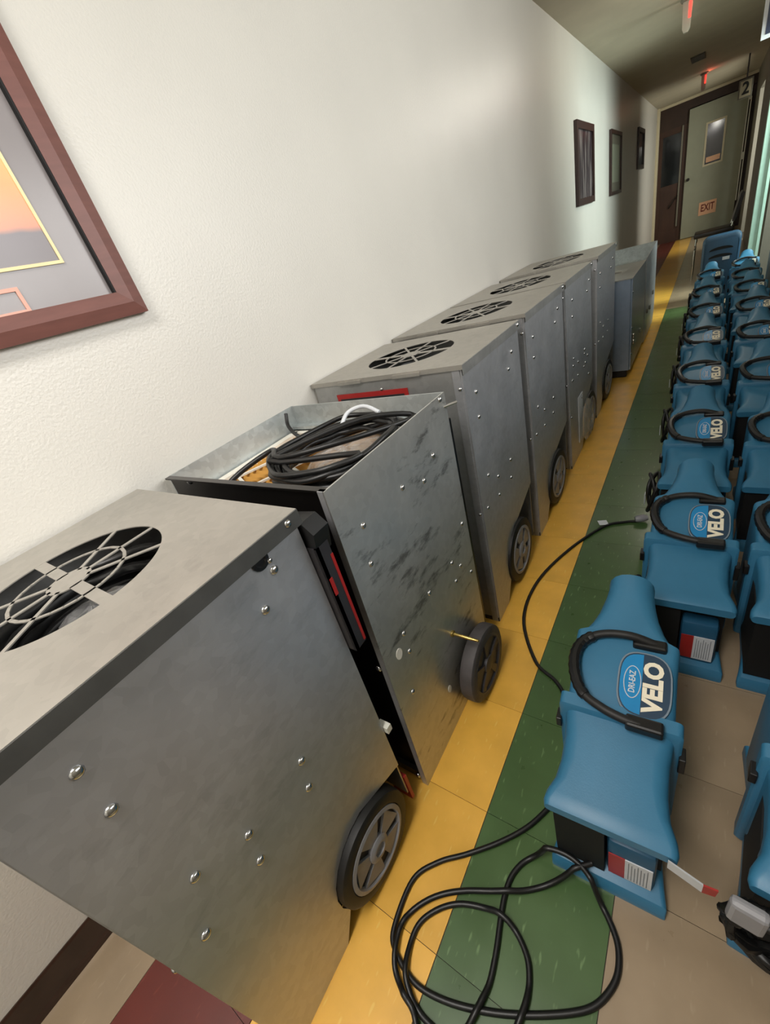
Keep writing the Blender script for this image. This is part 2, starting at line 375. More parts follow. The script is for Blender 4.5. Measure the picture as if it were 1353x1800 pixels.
bm = new(); box(bm, wx0 + .02, wx1 - .02, -0.038, -0.032, wz0 + .03, wz0 + .12); finish('notice_card', bm, 'exit_pink', d2)
bm = new(); lathe(bm, [(0.012, 0.0), (0.012, -0.04), (0.028, -0.05), (0.03, -0.065), (0.02, -0.08)], (0.632, -0.045, 1.135), 'y', 16); finish('door_knob', bm, 'dark_steel', d2, smooth=40)
ex = finish('exit_plate', (lambda b: (box(b, 0.875, 1.185, -0.056, -0.048, 0.385, 0.635), b)[1])(new()), 'exit_pink', d2)
text('exit_lettering', 'EXIT', 0.19, 'exit_text', ex, (1.03, -0.058, 0.515), (H, 0, 0), sx=0.62, bold=0.004)
# line of light at the hinge side, put into white strips
bm = new(); box(bm, 1.505, 1.522, YE - 0.09, YE - 0.03, 0.5, 2.18); box(bm, 1.545, 1.56, YE - 0.09, YE - 0.03, 0.5, 2.18)
for z0, z1 in ((2.14, 2.18), (1.20, 1.32)): box(bm, 1.52, 1.55, YE - 0.085, YE - 0.03, z0, z1)
struct('light_strip', bm, 'white_trim')
# ceiling lamp behind the photographer
cl = thing('ceiling_light', 'rectangular ceiling light fixture behind the camera', 'ceiling light', (0.75, -0.60, CZ))
bm = new(); box(bm, -0.28, 0.28, -0.58, 0.58, -0.03, 0.0); finish('housing', bm, 'white_trim', cl)
bm = new(); box(bm, -0.25, 0.25, -0.55, 0.55, -0.036, -0.03); finish('diffuser', bm, 'lamp_glow', cl)
gl = thing('hall_fill_fixture', 'added round ceiling light midway along the hall, out of view', 'ceiling light', (1.0, 5.2, CZ))  # unseen fixture added to go with the hall fill light
bm = new(); lathe(bm, [(.07, -.03), (.08, -.01), (.08, 0)], (0, 0, 0), 'z', 20); finish('canopy', bm, 'white_trim', gl, smooth=40)
bm = new(); lathe(bm, [(.06, -.034), (.066, -.032), (.066, -.03)], (0, 0, 0), 'z', 20); finish('lens', bm, 'lamp_glow', gl, smooth=40)
# window frame of the wide opening
bm = new(); box(bm, XR - 0.02, XR + 0.14, 0.06, 3.54, 1.29, 1.32)
for y in (0.1, 1.22, 2.34, 3.46): box(bm, XR + 0.04, XR + 0.08, y, y + 0.05, 1.32, 2.45)
struct('window_1', bm, 'white_trim')

# ------------------------------------------------------------------ framed pictures on the left wall
fr = thing('framed_picture', 'large sunset print in reddish brown wooden frame, nearest on the left wall', 'picture', (0, 0, 0))
fy0, fy1, fz0, fz1, fw = -0.10, 0.626, 1.350, 2.20, 0.052
bm = new()
def bar(bm, a, b):  # mitred moulding piece, outer edge a->b, inner offset fw
    pass
oc = [(fy0, fz0), (fy1, fz0), (fy1, fz1), (fy0, fz1)]; ic = [(fy0 + fw, fz0 + fw), (fy1 - fw, fz0 + fw), (fy1 - fw, fz1 - fw), (fy0 + fw, fz1 - fw)]
for i in range(4):
    b2 = new(); j = (i + 1) % 4
    o0, o1, i0, i1 = oc[i], oc[j], ic[i], ic[j]
    V = [b2.verts.new((x, p[0], p[1])) for x, p in ((0.002, o0), (0.002, o1), (0.002, i1), (0.002, i0), (0.020, o0), (0.020, o1), (0.026, (o1[0] * .5 + i1[0] * .5, o1[1] * .5 + i1[1] * .5)), (0.026, (o0[0] * .5 + i0[0] * .5, o0[1] * .5 + i0[1] * .5)), (0.020, i1), (0.020, i0))]
    for q in ((0, 1, 5, 4), (4, 5, 6, 7), (7, 6, 8, 9), (9, 8, 2, 3), (0, 3, 2, 1)): b2.faces.new([V[k] for k in q])
    b2.faces.new([V[k] for k in (0, 4, 7, 9, 3)]); b2.faces.new([V[k] for k in (1, 2, 8, 6, 5)])
    finish('frame_moulding', b2, 'frame', fr)
bm = new(); box(bm, 0.001, 0.006, fy0 + .04, fy1 - .04, fz0 + .04, fz1 - .04); finish('mat_board', bm, 'mat_grey', fr)
bm = new()
for a, b, c, d in ((fy1 - fw - .004, fy1 - fw, fz0 + fw, fz1 - fw),): box(bm, 0.006, 0.019, a, b, c, d)
finish('inner_lip', bm, 'blackmatte', fr)
bm = new(); box(bm, 0.006, 0.0066, 0.02, 0.500, 1.482, 2.05); finish('print', bm, 'sunset', fr)
bm = new()
for a, b, c, d in ((0.02, 0.506, 1.476, 1.482), (0.500, 0.506, 1.482, 2.056), (0.014, 0.02, 1.476, 2.056), (0.02, 0.506, 2.05, 2.056)): box(bm, 0.006, 0.009, a, b, c, d)
finish('cream_bevel', bm, 'bevel_cream', fr)
bm = new()
for a, b, c, d in ((0.13, 0.394, 1.400, 1.407), (0.13, 0.394, 1.441, 1.448), (0.387, 0.394, 1.407, 1.441), (0.13, 0.137, 1.407, 1.441)): box(bm, 0.006, 0.009, a, b, c, d)
finish('pink_plaque_border', bm, 'bevel_pink', fr)
def small_pic(y0, y1, z0, z1, fm, pm, label, w_=0.06, matb=None):
    t = thing('framed_picture', label, 'picture', (0, y0, z0), 0)
    a, b = y1 - y0, z1 - z0
    bm = new()
    for p, q, r, s in ((0, a, 0, w_), (0, a, b - w_, b), (0, w_, w_, b - w_), (a - w_, a, w_, b - w_)): box(bm, 0.001, 0.03, p, q, r, s)
    finish('frame_moulding', bm, fm, t)
    if matb:
        bm = new(); box(bm, 0.001, 0.012, w_, a - w_, w_, b - w_); finish('mat_board', bm, matb, t)
        bm = new(); box(bm, 0.012, 0.014, w_ + .12, a - w_ - .12, w_ + .1, b - w_ - .1); finish('print', bm, pm, t)
    else:
        bm = new(); box(bm, 0.001, 0.012, w_, a - w_, w_, b - w_); finish('print', bm, pm, t)
small_pic(5.47, 6.31, 1.285, 1.97, 'frame_dark', 'falls', 'dark framed waterfall print in the middle of the left wall')
small_pic(7.42, 8.30, 1.29, 1.98, 'frame_dark', 'door_green', 'narrow-framed pale green picture beyond the dark waterfall print', w_=0.04, matb='sign_grey')
small_pic(10.15, 11.0, 1.55, 2.12, 'frame_dark', 'glass_dark', 'small dark framed picture farthest along the left wall')

# ------------------------------------------------------------------ air scrubber cabinets
def lid_plate(bm, x0, x1, y0, y1, z, th, cx_, cy_, r, n=64):
    """rectangular sheet with a round hole"""
    angs = sorted([2 * math.pi * i / n for i in range(n)] + [math.atan2(y - cy_, x - cx_) % (2 * math.pi) for x in (x0, x1) for y in (y0, y1)])
    def rect(a):
        c, s = math.cos(a), math.sin(a); t = 1e9
        if c > 1e-9: t = min(t, (x1 - cx_) / c)
        if c < -1e-9: t = min(t, (x0 - cx_) / c)
        if s > 1e-9: t = min(t, (y1 - cy_) / s)
        if s < -1e-9: t = min(t, (y0 - cy_) / s)
        return cx_ + c * t, cy_ + s * t
    I = []; O = []; I2 = []; O2 = []
    for a in angs:
        ox, oy = rect(a); ix, iy = cx_ + r * math.cos(a), cy_ + r * math.sin(a)
        I.append(bm.verts.new((ix, iy, z))); O.append(bm.verts.new((ox, oy, z)))
        I2.append(bm.verts.new((ix, iy, z - th))); O2.append(bm.verts.new((ox, oy, z - th)))
    m = len(angs)
    for i in range(m):
        j = (i + 1) % m
        for q in ((I[i], O[i], O[j], I[j]), (I2[i], I2[j], O2[j], O2[i]), (I[i], I[j], I2[j], I2[i]), (O[i], O2[i], O2[j], O[j])): bm.faces.new(q)
def grille(bm, cx_, cy_, r, z, rot=0.0):
    th = 0.002
    def flat(a, b, wd):
        a = Vector((a[0], a[1], 0)); b = Vector((b[0], b[1], 0)); n = (b - a).normalized().cross(Vector((0, 0, 1))) * wd / 2
        p = [a + n, b + n, b - n, a - n]
        prism(bm, [(cx_ + q.x, cy_ + q.y) for q in p], 'z', z - th, z)
    def pol(rr, d): q = math.radians(d) + rot; return (rr * math.cos(q), rr * math.sin(q))
    prism(bm, [(cx_ + p[0], cy_ + p[1]) for p in [pol(0.036, 360 * i / 20) for i in range(20)]], 'z', z - th, z)
    flat(pol(0.03, 0), pol(r + .003, 0), 0.020); flat(pol(0.03, 180), pol(r + .003, 180), 0.020)
    for d in (52, 90, 128, 232, 270, 308): flat(pol(0.03, d), pol(r + .003, d), 0.008)
    for rr in (0.092,):
        for d in range(0, 360, 12):
            if rr > 0.1 and (d % 60) < 30: continue
            flat(pol(rr, d), pol(rr, d + 12.5), 0.006)
def wheel(parent, x, y, z, r, wd, style):
    """x is the outer face"""
    n = 40
    bm = new()
    prof = [(r * .70, -wd), (r * .93, -wd), (r * .985, -wd + .004), (r, -wd + .012), (r, -.012), (r * .985, -.004), (r * .93, 0.0), (r * .78, 0.0), (r * .74, -.006), (r * .70, -.008)]
    lathe(bm, prof, (x, y, z), 'x', n)
    # remove end caps so that the hub shows
    t = finish('wheel', bm, 'rubber' if style == 'spoked' else 'tread', parent, smooth=35)
    hb = new()
    if style == 'spoked':
        ro = r * .76
        lathe(hb, [(ro, -.014), (ro, 0.001), (ro * .90, 0.003), (ro * .86, -.004), (ro * .86, -.014)], (x, y, z), 'x', n)
        lathe(hb, [(ro * .34, -.014), (ro * .34, 0.002), (ro * .26, 0.006), (ro * .18, 0.006), (ro * .16, 0.0)], (x, y, z), 'x', 24)
        for k in range(5):
            a = 2 * math.pi * k / 5 + 0.35
            p = []
            for rr, hw in ((ro * .28, .34), (ro * .60, .44), (ro * .90, .46)):
                p.append((rr, hw))
            poly = [(y + rr * math.cos(a - hw), z + rr * math.sin(a - hw)) for rr, hw in p] + [(y + rr * math.cos(a + hw), z + rr * math.sin(a + hw)) for rr, hw in p[::-1]]
            prism(hb, poly, 'x', x - .012, x - .001)
        h = finish('hub', hb, 'hub', t, smooth=35)
        b3 = new(); lathe(b3, [(ro * .9, -.016), (ro * .9, -.0125)], (x, y, z), 'x', 24); finish('hub_backing', b3, 'label_dark', t)
    else:
        ro = r * .80
        lathe(hb, [(ro, -.012), (ro, 0.0), (ro * .92, 0.002), (ro * .88, -.005), (ro * .30, -.005), (ro * .28, 0.004), (ro * .12, 0.006)], (x, y, z), 'x', n)
        for k in range(5):
            a = 2 * math.pi * k / 5 + 0.2
            q = new
            pts = [(y + rr * math.cos(a + s * hw), z + rr * math.sin(a + s * hw)) for rr, hw, s in ((ro * .25, .3, -1), (ro * .9, .16, -1), (ro * .9, .16, 1), (ro * .25, .3, 1))]
            prism(hb, pts, 'x', x - .008, x + .001)
        finish('hub', hb, 'tread_hub', t, smooth=35)
    return t
_riv = {}
def rivet(parent, x, y, z, r=0.005):
    key = round(r, 4)
    if key not in _riv:
        bm = new(); lathe(bm, [(r * 1.25, 0.0), (r * 1.2, r * .25), (r * .8, r * .6), (r * .35, r * .8)], (0, 0, 0), 'x', 10)
        o = finish('rivet', bm, 'rivet', parent, smooth=50); _riv[key] = o
    else: o = inst(_riv[key], parent)
    o.location = (x, y, z); return o
RP = [(.113, .893), (.106, .815), (.405, .868), (.105, .605), (.185, .556), (.172, .487), (.318, .553), (.302, .485), (.062, .50), (.452, .915)]
def coil(bm, cx_, cy_, z, rx, ry, turns, r=0.006, jit=0.012, seed=1, rise=0.006, n=26):
    rnd = random.Random(seed); pts = []
    for i in range(turns * n // 2):
        a = 2 * math.pi * i / (n / 2)
        k = 1 + rnd.uniform(-jit, jit) * 5 - 0.16 * math.sin(i * 0.23)
        pts.append((cx_ + rx * k * math.cos(a) + 0.02 * math.sin(i * .11), cy_ + ry * k * math.sin(a) + 0.02 * math.cos(i * .17), z + rise * (i / n) + rnd.uniform(0, jit)))
    tube(bm, crom(pts, 3), r, 6)
def body_walls(bm, W, D, Ht, k, x0=0.0, t=0.004, wall_top=None):
    wt = wall_top or Ht
    box(bm, x0, W - .006, 0.0, t, 0.0, wt, k); box(bm, x0, W - .006, D - t, D, 0.06, wt, k); box(bm, x0, x0 + t, t, D - t, 0.0, wt, k)
def side_poly(D, Ht, cut=True, wh=(.34, .128, .134), cutz=.22):
    if not cut: return [(0, 0.0), (D * .56, 0.0), (D * .94, .20), (D, .24), (D, Ht), (0, Ht)]
    yc, zc, r = wh; lo = math.atan2(-zc, -(math.sqrt(max(r * r - zc * zc, 1e-6)))) 
    arc = [(yc + r * math.cos(a), zc + r * math.sin(a)) for a in [math.radians(205 - i * 17) for i in range(8)]]
    return [(0, 0.0), (yc - r * 1.25, 0.0)] + arc + [(D, cutz), (D, Ht), (0, Ht)]
def closed_unit(label, loc, W=.585, D=.49, Ht=.985, k=0.03, rotz=0, near=False, scale_y=1.0, group='air scrubber cabinets along the left wall', tabs=True, hose_seed=1, wheel_y=.34, red_label=False):
    t = thing('air_scrubber', label, 'air scrubber', loc, rotz, group)
    bm = new(); body_walls(bm, W, D, Ht - .012, k); box(bm, .004, W - .006, .004, D - .004, .70, .704, k); box(bm, .004, W - .03, .02, D - .02, 0.05, .055, k)
    finish('cabinet_body', bm, 'galv', t)
    bm = new(); prism(bm, side_poly(D, Ht - .012, True, (wheel_y - k * .1, .128 if near else .14, .131 if near else .143), .20 if near else .34), 'x', W - .006, W, k)
    box(bm, W - .030, W - .006, -0.003, 0.0, 0.0, Ht - .014, k)
    sp = finish('side_panel', bm, 'galv_side', t)
    # dark steel wheel well behind the cut corner
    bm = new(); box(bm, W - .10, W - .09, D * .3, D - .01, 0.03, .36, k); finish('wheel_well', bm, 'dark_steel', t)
    ly = k * Ht
    bm = new(); lid_plate(bm, -.004, W + .006, ly - .006, ly + D + .006, Ht, .002, W * .49, ly + D * .47, .158)
    box(bm, -.004, W + .006, ly - .008, ly - .006, Ht - .014, Ht); box(bm, -.004, W + .006, ly + D + .006, ly + D + .008, Ht - .014, Ht)
    if tabs:
        for xa in (.13, .36): box(bm, xa, xa + .10, ly - .016, ly - .008, Ht - .014, Ht - .004)
    finish('lid', bm, 'lid', t)
    bm = new(); prism(bm, [(ly - .008, Ht - .030), (ly + D + .008, Ht - .030), (ly + D + .008, Ht - .001), (ly - .008, Ht - .001)], 'x', W + .006, W + .008)
    if near: finish('lid_lip', bm, 'lid_edge', t)
    else: finish('lid_lip', bm, 'galv', t)
    bm = new(); grille(bm, W * .49, ly + D * .47, .158, Ht - .0005); finish('grille', bm, 'lid', t)
    wheel(t, W + (.020 if near else .012), wheel_y + .0, .128 if near else .14, .126 if near else .138, .05, 'spoked')
    bm = new(); box(bm, W - .12, W - .002, -.002, .03, 0.0, .018); finish('foot', bm, 'rubber', t)
    for (y, z) in RP: rivet(t, W, y * D / .5 + k * (z - .5) * 0, z, .007 if near else .006)
    for x, z in ((W - .012, .93), (W - .012, .50), (.3, .955)):
        o = rivet(t, x, k * z - .003, z, .005); o.rotation_euler = (0, 0, -H)
    rivet(t, W + .008, ly + D - .02, Ht - .012, .006)
    if red_label:
        bm = new(); box(bm, .10, .40, k * .93 - .0035, k * .93 - .0012, .82, .951); lb = finish('control_label', bm, 'label_red', t)
        bm = new(); box(bm, .115, .385, k * .93 - .0045, k * .93 - .0035, .82, .935); finish('control_face', bm, 'label_dark', lb)
    t.scale = (1, scale_y, 1)
    return t
GR = 'air scrubber cabinets along the left wall'
m1 = closed_unit('nearest steel air scrubber with round grille and black hoses inside, closest to the camera', (0.02, -0.162, 0), near=True, k=0.03, D=.495, Ht=.982, tabs=False, group=GR)
# hole with black grommet and scratch details on the nearest side
bm = new(); lathe(bm, [(.017, 0.0), (.017, .003), (.011, .004), (.009, .001)], (.585, .432, .947), 'x', 18); finish('grommet', bm, 'black', m1, smooth=40)
for y, z in ((.425, .958), (.447, .936)): rivet(m1, .588, y, z, .004)
# black carry handle and control label on its far face
bm = new(); prism(bm, [(.515, .880), (.505, .925), (.525, .945), (.59, .952), (.612, .93), (.60, .88), (.57, .86)], 'y', .500, .540, .03); finish('handle', bm, 'black', m1)
bm = new()
prism(bm, [(.60, .90), (.606, .90), (.606, .64), (.60, .64)], 'y', .497, .530, .03)
box(bm, .42, .606, .497, .506, .640, .90, .03)
cp = finish('control_panel', bm, 'label_dark', m1)
bm = new(); box(bm, .6062, .6072, .524, .530, .645, .87, .03); box(bm, .6062, .6072, .500, .508, .79, .83, .03); finish('red_print', bm, 'label_red', cp)
bm = new(); box(bm, .52, .583, .497, .507, .02, .13, .03); finish('red_foot_cover', bm, 'label_red', m1)
bm = new(); box(bm, .565, .596, .497, .513, .34, .36, .03); finish('latch', bm, 'white_trim', m1)

# second unit: lid off, open top with filter, scuffed side
M2x, M2y, W2, D2, H2, k2 = 0.03, 0.405, .588, .485, .975, .045
m2 = thing('air_scrubber', 'open-topped steel air scrubber with scuffed side panel and yellow pleated filter', 'air scrubber', (M2x, M2y, 0), 0, GR)
bm = new(); t_ = .0035
box(bm, 0, t_, 0, D2, 0, H2, k2); box(bm, t_, W2 - t_, D2 - t_, D2, 0.03, H2, k2)
box(bm, t_, W2 - t_, D2 - .03, D2 - t_, H2 - .072, H2 - .062, k2)
box(bm, 0.003, W2 - .003, 0.0, D2, 0.03, .034, k2)
finish('cabinet_body', bm, 'galv_inner', m2)
bm = new(); box(bm, t_, W2 - .004, 0, t_, 0, H2, k2); box(bm, t_, W2 - .004, -.012, 0.0, H2 - .004, H2, k2); box(bm, t_, W2 - .004, -.012, 0.0, 0.02, .05, k2); finish('front_panel', bm, 'dark_steel', m2)  # shade on this unlit panel put into its dark steel colour
bm = new(); box(bm, W2 - .018, W2 - .002, -.014, -.004, .0, H2, k2); finish('corner_flange', bm, 'galv_side', m2)
bm = new(); prism(bm, [(-.014, 0.0), (D2 * .52, 0.0), (D2 * .93, .05), (D2, .06), (D2, H2), (-.014, H2)], 'x', W2 - .004, W2, k2); finish('side_panel', bm, 'galv_scuffed', m2)
bm = new(); box(bm, W2 - .014, W2 - .001, D2, D2 + .012, .05, .90, k2); finish('rear_flange', bm, 'dark_steel', m2)
# filter: yellow pleats inside a white card frame
fz = H2 - .075; fo = k2 * fz
bm = new()
box(bm, .012, W2 - .012, fo + .012, fo + .040, fz - .02, fz); box(bm, .012, W2 - .012, fo + D2 - .055, fo + D2 - .035, fz - .02, fz)
box(bm, .012, .040, fo + .03, fo + D2 - .04, fz - .02, fz); box(bm, W2 - .04, W2 - .012, fo + .03, fo + D2 - .04, fz - .02, fz)
for a, b in (((.04, fo + .16), (.30, fo + .04)), ((.04, fo + .30), (.56, fo + .06)), ((.04, fo + .06), (.20, fo + .42)), ((.16, fo + .04), (.34, fo + .43)), ((.30, fo + .04), (.48, fo + .43)), ((.1, fo + .43), (.56, fo + .2))):
    A = Vector((*a, 0)); B = Vector((*b, 0)); n = (B - A).normalized().cross(Vector((0, 0, 1))) * .0045
    prism(bm, [(q.x, q.y) for q in (A + n, B + n, B - n, A - n)], 'z', fz - .006, fz - .001)
ff = finish('filter_frame', bm, 'white', m2)
bm = new()
nple = 22; ya, yb = fo + .035, fo + D2 - .045
prev = None
for i in range(nple * 2 + 1):
    y = ya + (yb - ya) * i / (nple * 2); z = fz - .008 if i % 2 else fz - .035
    cur = (bm.verts.new((.03, y, z)), bm.verts.new((W2 - .03, y, z)))
    if prev: bm.faces.new((prev[0], prev[1], cur[1], cur[0]))
    prev = cur
finish('filter_pleats', bm, 'cardboard', m2)
wheel(m2, W2 + .062, .355, .127, .126, .046, 'solid')
bm = new(); lathe(bm, [(.008, -.05), (.008, .01)], (W2 + .02, .355, .127), 'x', 12); finish('axle', bm, 'chrome', m2)
pk = new(); lathe(pk, [(.010, 0.0), (.010, .006), (.005, .008), (.005, .060), (.004, .062), (.004, .085)], (W2, .29, .318), 'x', 12); finish('brass_bolt', pk, 'brass', m2, smooth=40)
for y, z in ((.095, .855), (.078, .767), (.253, .851), (.344, .816), (.10, .526), (.098, .463), (.24, .531), (.378, .521), (.42, .476), (.378, .451), (.41, .852), (.50, .965), (.48, .59), (.474, .407), (.06, .347)): rivet(m2, W2, y, z, .006)
for x, z in ((.575, .955), (.10, .965), (.56, .49), (.56, .03)):
    o = rivet(m2, x, k2 * z - .001 - (.012 if x > .5 and z < .9 else 0), z, .007); o.rotation_euler = (0, 0, -H)
for z in (.865, .782, .62, .50, .36, .22):
    o = rivet(m2, W2 - .006, D2 + .012 + k2 * z - .012, z, .005)
for y, z, ry, rz in ((.062, .494, .012, .016), (.205, .162, .009, .013)):
    bm = new(); prism(bm, [(y + ry * math.cos(a), z + rz * math.sin(a)) for a in [2 * math.pi * i / 18 for i in range(18)]], 'x', W2, W2 + .0012); finish('white_sticker', bm, 'white', m2)
bm = new(); tube(bm, [Vector((W2 - .002, D2 - .012 + k2 * .93, .94)), Vector((W2 + .03, D2 + .005 + k2 * .93, .945))], .0035); finish('loose_bolt', bm, 'rivet', m2, smooth=40)

# the cord coiled in the open top, and the film bag under it
bm = new()
cxw, cyw, cz_ = M2x + .405, M2y + k2 * .93 + .235, fz + .010
rnd = random.Random(5)
pts = []
for i in range(15 * 9):
    a = 2 * math.pi * i / 15
    turn = i // 15
    k = 1.0 - .035 * (turn % 4) + rnd.uniform(-.05, .05)
    pts.append((cxw + .150 * k * math.cos(a) + .012 * math.sin(turn * 2.1), cyw + .172 * k * math.sin(a) + .010 * math.cos(turn * 1.7), cz_ + .0055 * turn + rnd.uniform(0, .010)))
pts += [(cxw - .10, cyw - .13, cz_ + .06), (cxw + .02, cyw + .05, cz_ + .075), (cxw + .10, cyw + .13, cz_ + .06), (cxw + .14, cyw + .15, cz_ + .04), (cxw + .08, cyw - .02, cz_ + .065), (cxw - .07, cyw - .12, cz_ + .065), (cxw - .17, cyw - .06, cz_ + .055), (cxw - .23, cyw - .14, cz_ + .03), (cxw - .26, cyw - .205, cz_ + .0)]
tube(bm, crom(pts, 4), .0072, 7)
tube(bm, crom([(M2x + .03, M2y + k2 + .425, H2 - .005), (M2x + .05, M2y + k2 + .40, H2 - .04), (M2x + .12, M2y + k2 + .37, fz + .012), (M2x + .24, M2y + k2 + .33, fz + .03)], 6), .0062, 7)
tag(finish('power_cord', bm, 'cord', smooth=60), 'thick black power cord coiled in the top of the open air scrubber', 'cord')
def bag_mesh(cx_, cy_, z, rx, ry, h, seed):
    rnd = random.Random(seed); bm = new(); rings = []
    for j in range(6):
        f = j / 5; rr = math.cos(f * math.pi / 2 * .98)
        rings.append([bm.verts.new((cx_ + rx * (rr + .02) * math.cos(a) * rnd.uniform(.85, 1.1), cy_ + ry * (rr + .02) * math.sin(a) * rnd.uniform(.85, 1.1), z + h * math.sin(f * math.pi / 2) * rnd.uniform(.8, 1.1))) for a in [2 * math.pi * i / 18 for i in range(18)]])
    for A, B in zip(rings, rings[1:]):
        for i in range(18): bm.faces.new((A[i], A[(i + 1) % 18], B[(i + 1) % 18], B[i]))
    quad_ok(bm, rings[-1]); quad_ok(bm, rings[0][::-1])
    return bm
tag(finish('plastic_bag', bag_mesh(cxw + .01, cyw + .02, fz + .002, .11, .12, .034, 3), 'bag'), 'crumpled clear plastic bag under the coiled cord in the open air scrubber', 'bag')
bm = new(); tube(bm, crom([(cxw - .05, cyw + .09, cz_ + .05), (cxw - .05, cyw + .13, cz_ + .072), (cxw - .01, cyw + .155, cz_ + .078), (cxw + .04, cyw + .15, cz_ + .06)], 6), .0055, 8)
tag(finish('white_cable', bm, 'label_white', smooth=60), 'short white cable looping over the coiled black cord', 'cable')

# third to sixth units (lid with tabs)
labels = ['closed steel air scrubber third from the camera, right behind the open-topped one',
          'closed steel air scrubber fourth from the camera, wheel beside the yellow stripe',
          'steel air scrubber with a clear plastic bag hanging by its wheel, fifth from the camera',
          'tall-looking steel air scrubber sixth from the camera, last with a round grille']
m3 = closed_unit(labels[0], (0.012, 1.045, 0), W=.590, D=.495, Ht=1.000, k=.04, wheel_y=.29, red_label=True, group=GR)
m4 = copy_tree(m3); m4['label'] = labels[1]; m4.location = (0.012, 1.62, 0); m4.scale = (1.0, 1.16, 1.005)
m6 = copy_tree(m3); m6['label'] = labels[3]; m6.location = (0.012, 3.04, 0); m6.scale = (1.0, 1.38, 1.005)
# fifth: another model, plain near face and holes low down
m5 = closed_unit(labels[2], (0.012, 2.29, 0), W=.590, D=.495, Ht=1.000, k=.0, wheel_y=.40, tabs=False, group=GR)
m5.scale = (1, 1.25, 1.005)
for (y, z) in ((.32, .575), (.38, .52), (.33, .495), (.09, .57), (.07, .50), (.40, .40), (.22, .33), (.26, .245), (.02, .31)): rivet(m5, .59, y, z, .007)
bm = new(); box(bm, .591, .594, .15, .24, .08, .36); finish('white_label_strip', bm, 'label_white', m5)
b_ = bag_mesh(0, 0, 0, .05, .14, .035, 9)
bmesh.ops.rotate(b_, verts=b_.verts, cent=(0, 0, 0), matrix=Matrix.Rotation(H, 3, 'Y'))
bmesh.ops.scale(b_, verts=b_.verts, vec=(1, .9, 2.6))
bmesh.ops.translate(b_, verts=b_.verts, vec=(.618, 2.62, .17))
tag(finish('plastic_bag', b_, 'bag'), 'clear plastic bag hanging over the wheel of the fifth air scrubber', 'bag')
# black hoses lying inside the closed units, seen through the grilles
def hose(x, y, z, sy, seed, label):
    bm = new(); coil(bm, 0, 0, 0, .15, .15 * sy, 7, r=.010, jit=.010, seed=seed, rise=.020)
    tag(finish('coiled_hose', bm, 'cord', smooth=60, loc=(x, y, z)), label, 'hose', 'black hoses coiled inside the closed scrubbers')
for x, y, sy, seed, where in ((.31, .095, 1, 2, 'nearest'), (.30, 1.33, 1, 3, 'third'), (.30, 1.95, 1.1, 4, 'fourth'), (.30, 2.60, 1.1, 6, 'fifth'), (.30, 3.43, 1.2, 7, 'sixth')):
    hose(x, y, .865, sy, seed, 'black hose coiled under the round grille of the %s air scrubber' % where)
for x, y, seed, where in ((.33, .10, 21, 'nearest'), (.34, 2.62, 22, 'fifth')):
    tag(finish('plastic_bag', bag_mesh(x, y, .885, .085, .09, .045, seed), 'bag'), 'clear plastic bag showing through the grille of the %s air scrubber' % where, 'bag')

# seventh: low unit with a blue-grey rounded front; eighth: open low cabinet beyond it
m7 = thing('air_scrubber', 'low steel air scrubber with blue-grey rounded front on black feet, seventh from the camera', 'air scrubber', (.12, 3.87, 0), 0, GR)
bm = new(); box(bm, 0, .585, .02, .86, .06, .735); finish('cabinet_body', bm, 'galv', m7)
bm = new(); prism(bm, [(.30, .06), (.585, .06), (.585, .735), (.30, .735)], 'y', -.012, .02); bmesh.ops.bevel(bm, geom=[e for e in bm.edges if abs(e.verts[0].co.x - e.verts[1].co.x) < 1e-5 and abs(e.verts[0].co.y - e.verts[1].co.y) < 1e-5], offset=.012, segments=3, affect='EDGES'); finish('front_panel', bm, 'blue_grey_steel', m7, smooth=40)
bm = new(); lathe(bm, [(.045, 0.06), (.045, .73)], (.335, -.005, 0), 'z', 20); finish('rounded_corner', bm, 'blue_grey_steel', m7, smooth=40)
bm = new(); box(bm, -.004, .589, -.016, .864, .735, .742); finish('lid', bm, 'galv', m7)
bm = new(); box(bm, .12, .46, .38, .40, .742, .752); finish('lid_handle', bm, 'lid', m7)
for x0, x1, y0, y1 in ((.44, .56, .0, .07), (.10, .2, .0, .07), (.44, .56, .76, .84)):
    bm = new(); box(bm, x0, x1, y0, y1, 0, .06, bev=.008); finish('foot', bm, 'rubber', m7)
for y, z in ((.02, .64), (.02, .38), (.02, .18)): rivet(m7, .585, y, z, .008)
for y, z in ((.06, .29), (.07, .24), (.5, .22)):
    bm = new(); box(bm, .585, .60, y, y + .03, z, z + .035, bev=.004); finish('latch', bm, 'chrome', m7)
m8 = thing('air_scrubber', 'open-topped low steel cabinet at the far end of the scrubber row', 'air scrubber', (.12, 4.80, 0), 0, GR)
bm = new(); box(bm, 0, .005, 0, .92, .02, .76); box(bm, .005, .58, 0, .005, .02, .72); box(bm, .005, .58, .915, .92, .02, .78); box(bm, .005, .58, .005, .915, .50, .505); box(bm, .005, .50, .30, .34, .70, .712); finish('cabinet_body', bm, 'galv_inner', m8)
bm = new(); prism(bm, [(0, .02), (.8, .02), (.92, .14), (.92, .78), (.0, .745)], 'x', .58, .586); finish('side_panel', bm, 'galv_side', m8)
for y, z in ((.10, .26), (.35, .24), (.6, .33)):
    bm = new(); box(bm, .586, .60, y, y + .035, z, z + .04, bev=.004); finish('latch', bm, 'chrome', m8)
for x0, x1, y0, y1 in ((.48, .56, .02, .1), (.48, .56, .8, .88), (.02, .1, .02, .1), (.02, .1, .8, .88)):
    bm = new(); box(bm, x0, x1, y0, y1, 0, .02); finish('foot', bm, 'rubber', m8)

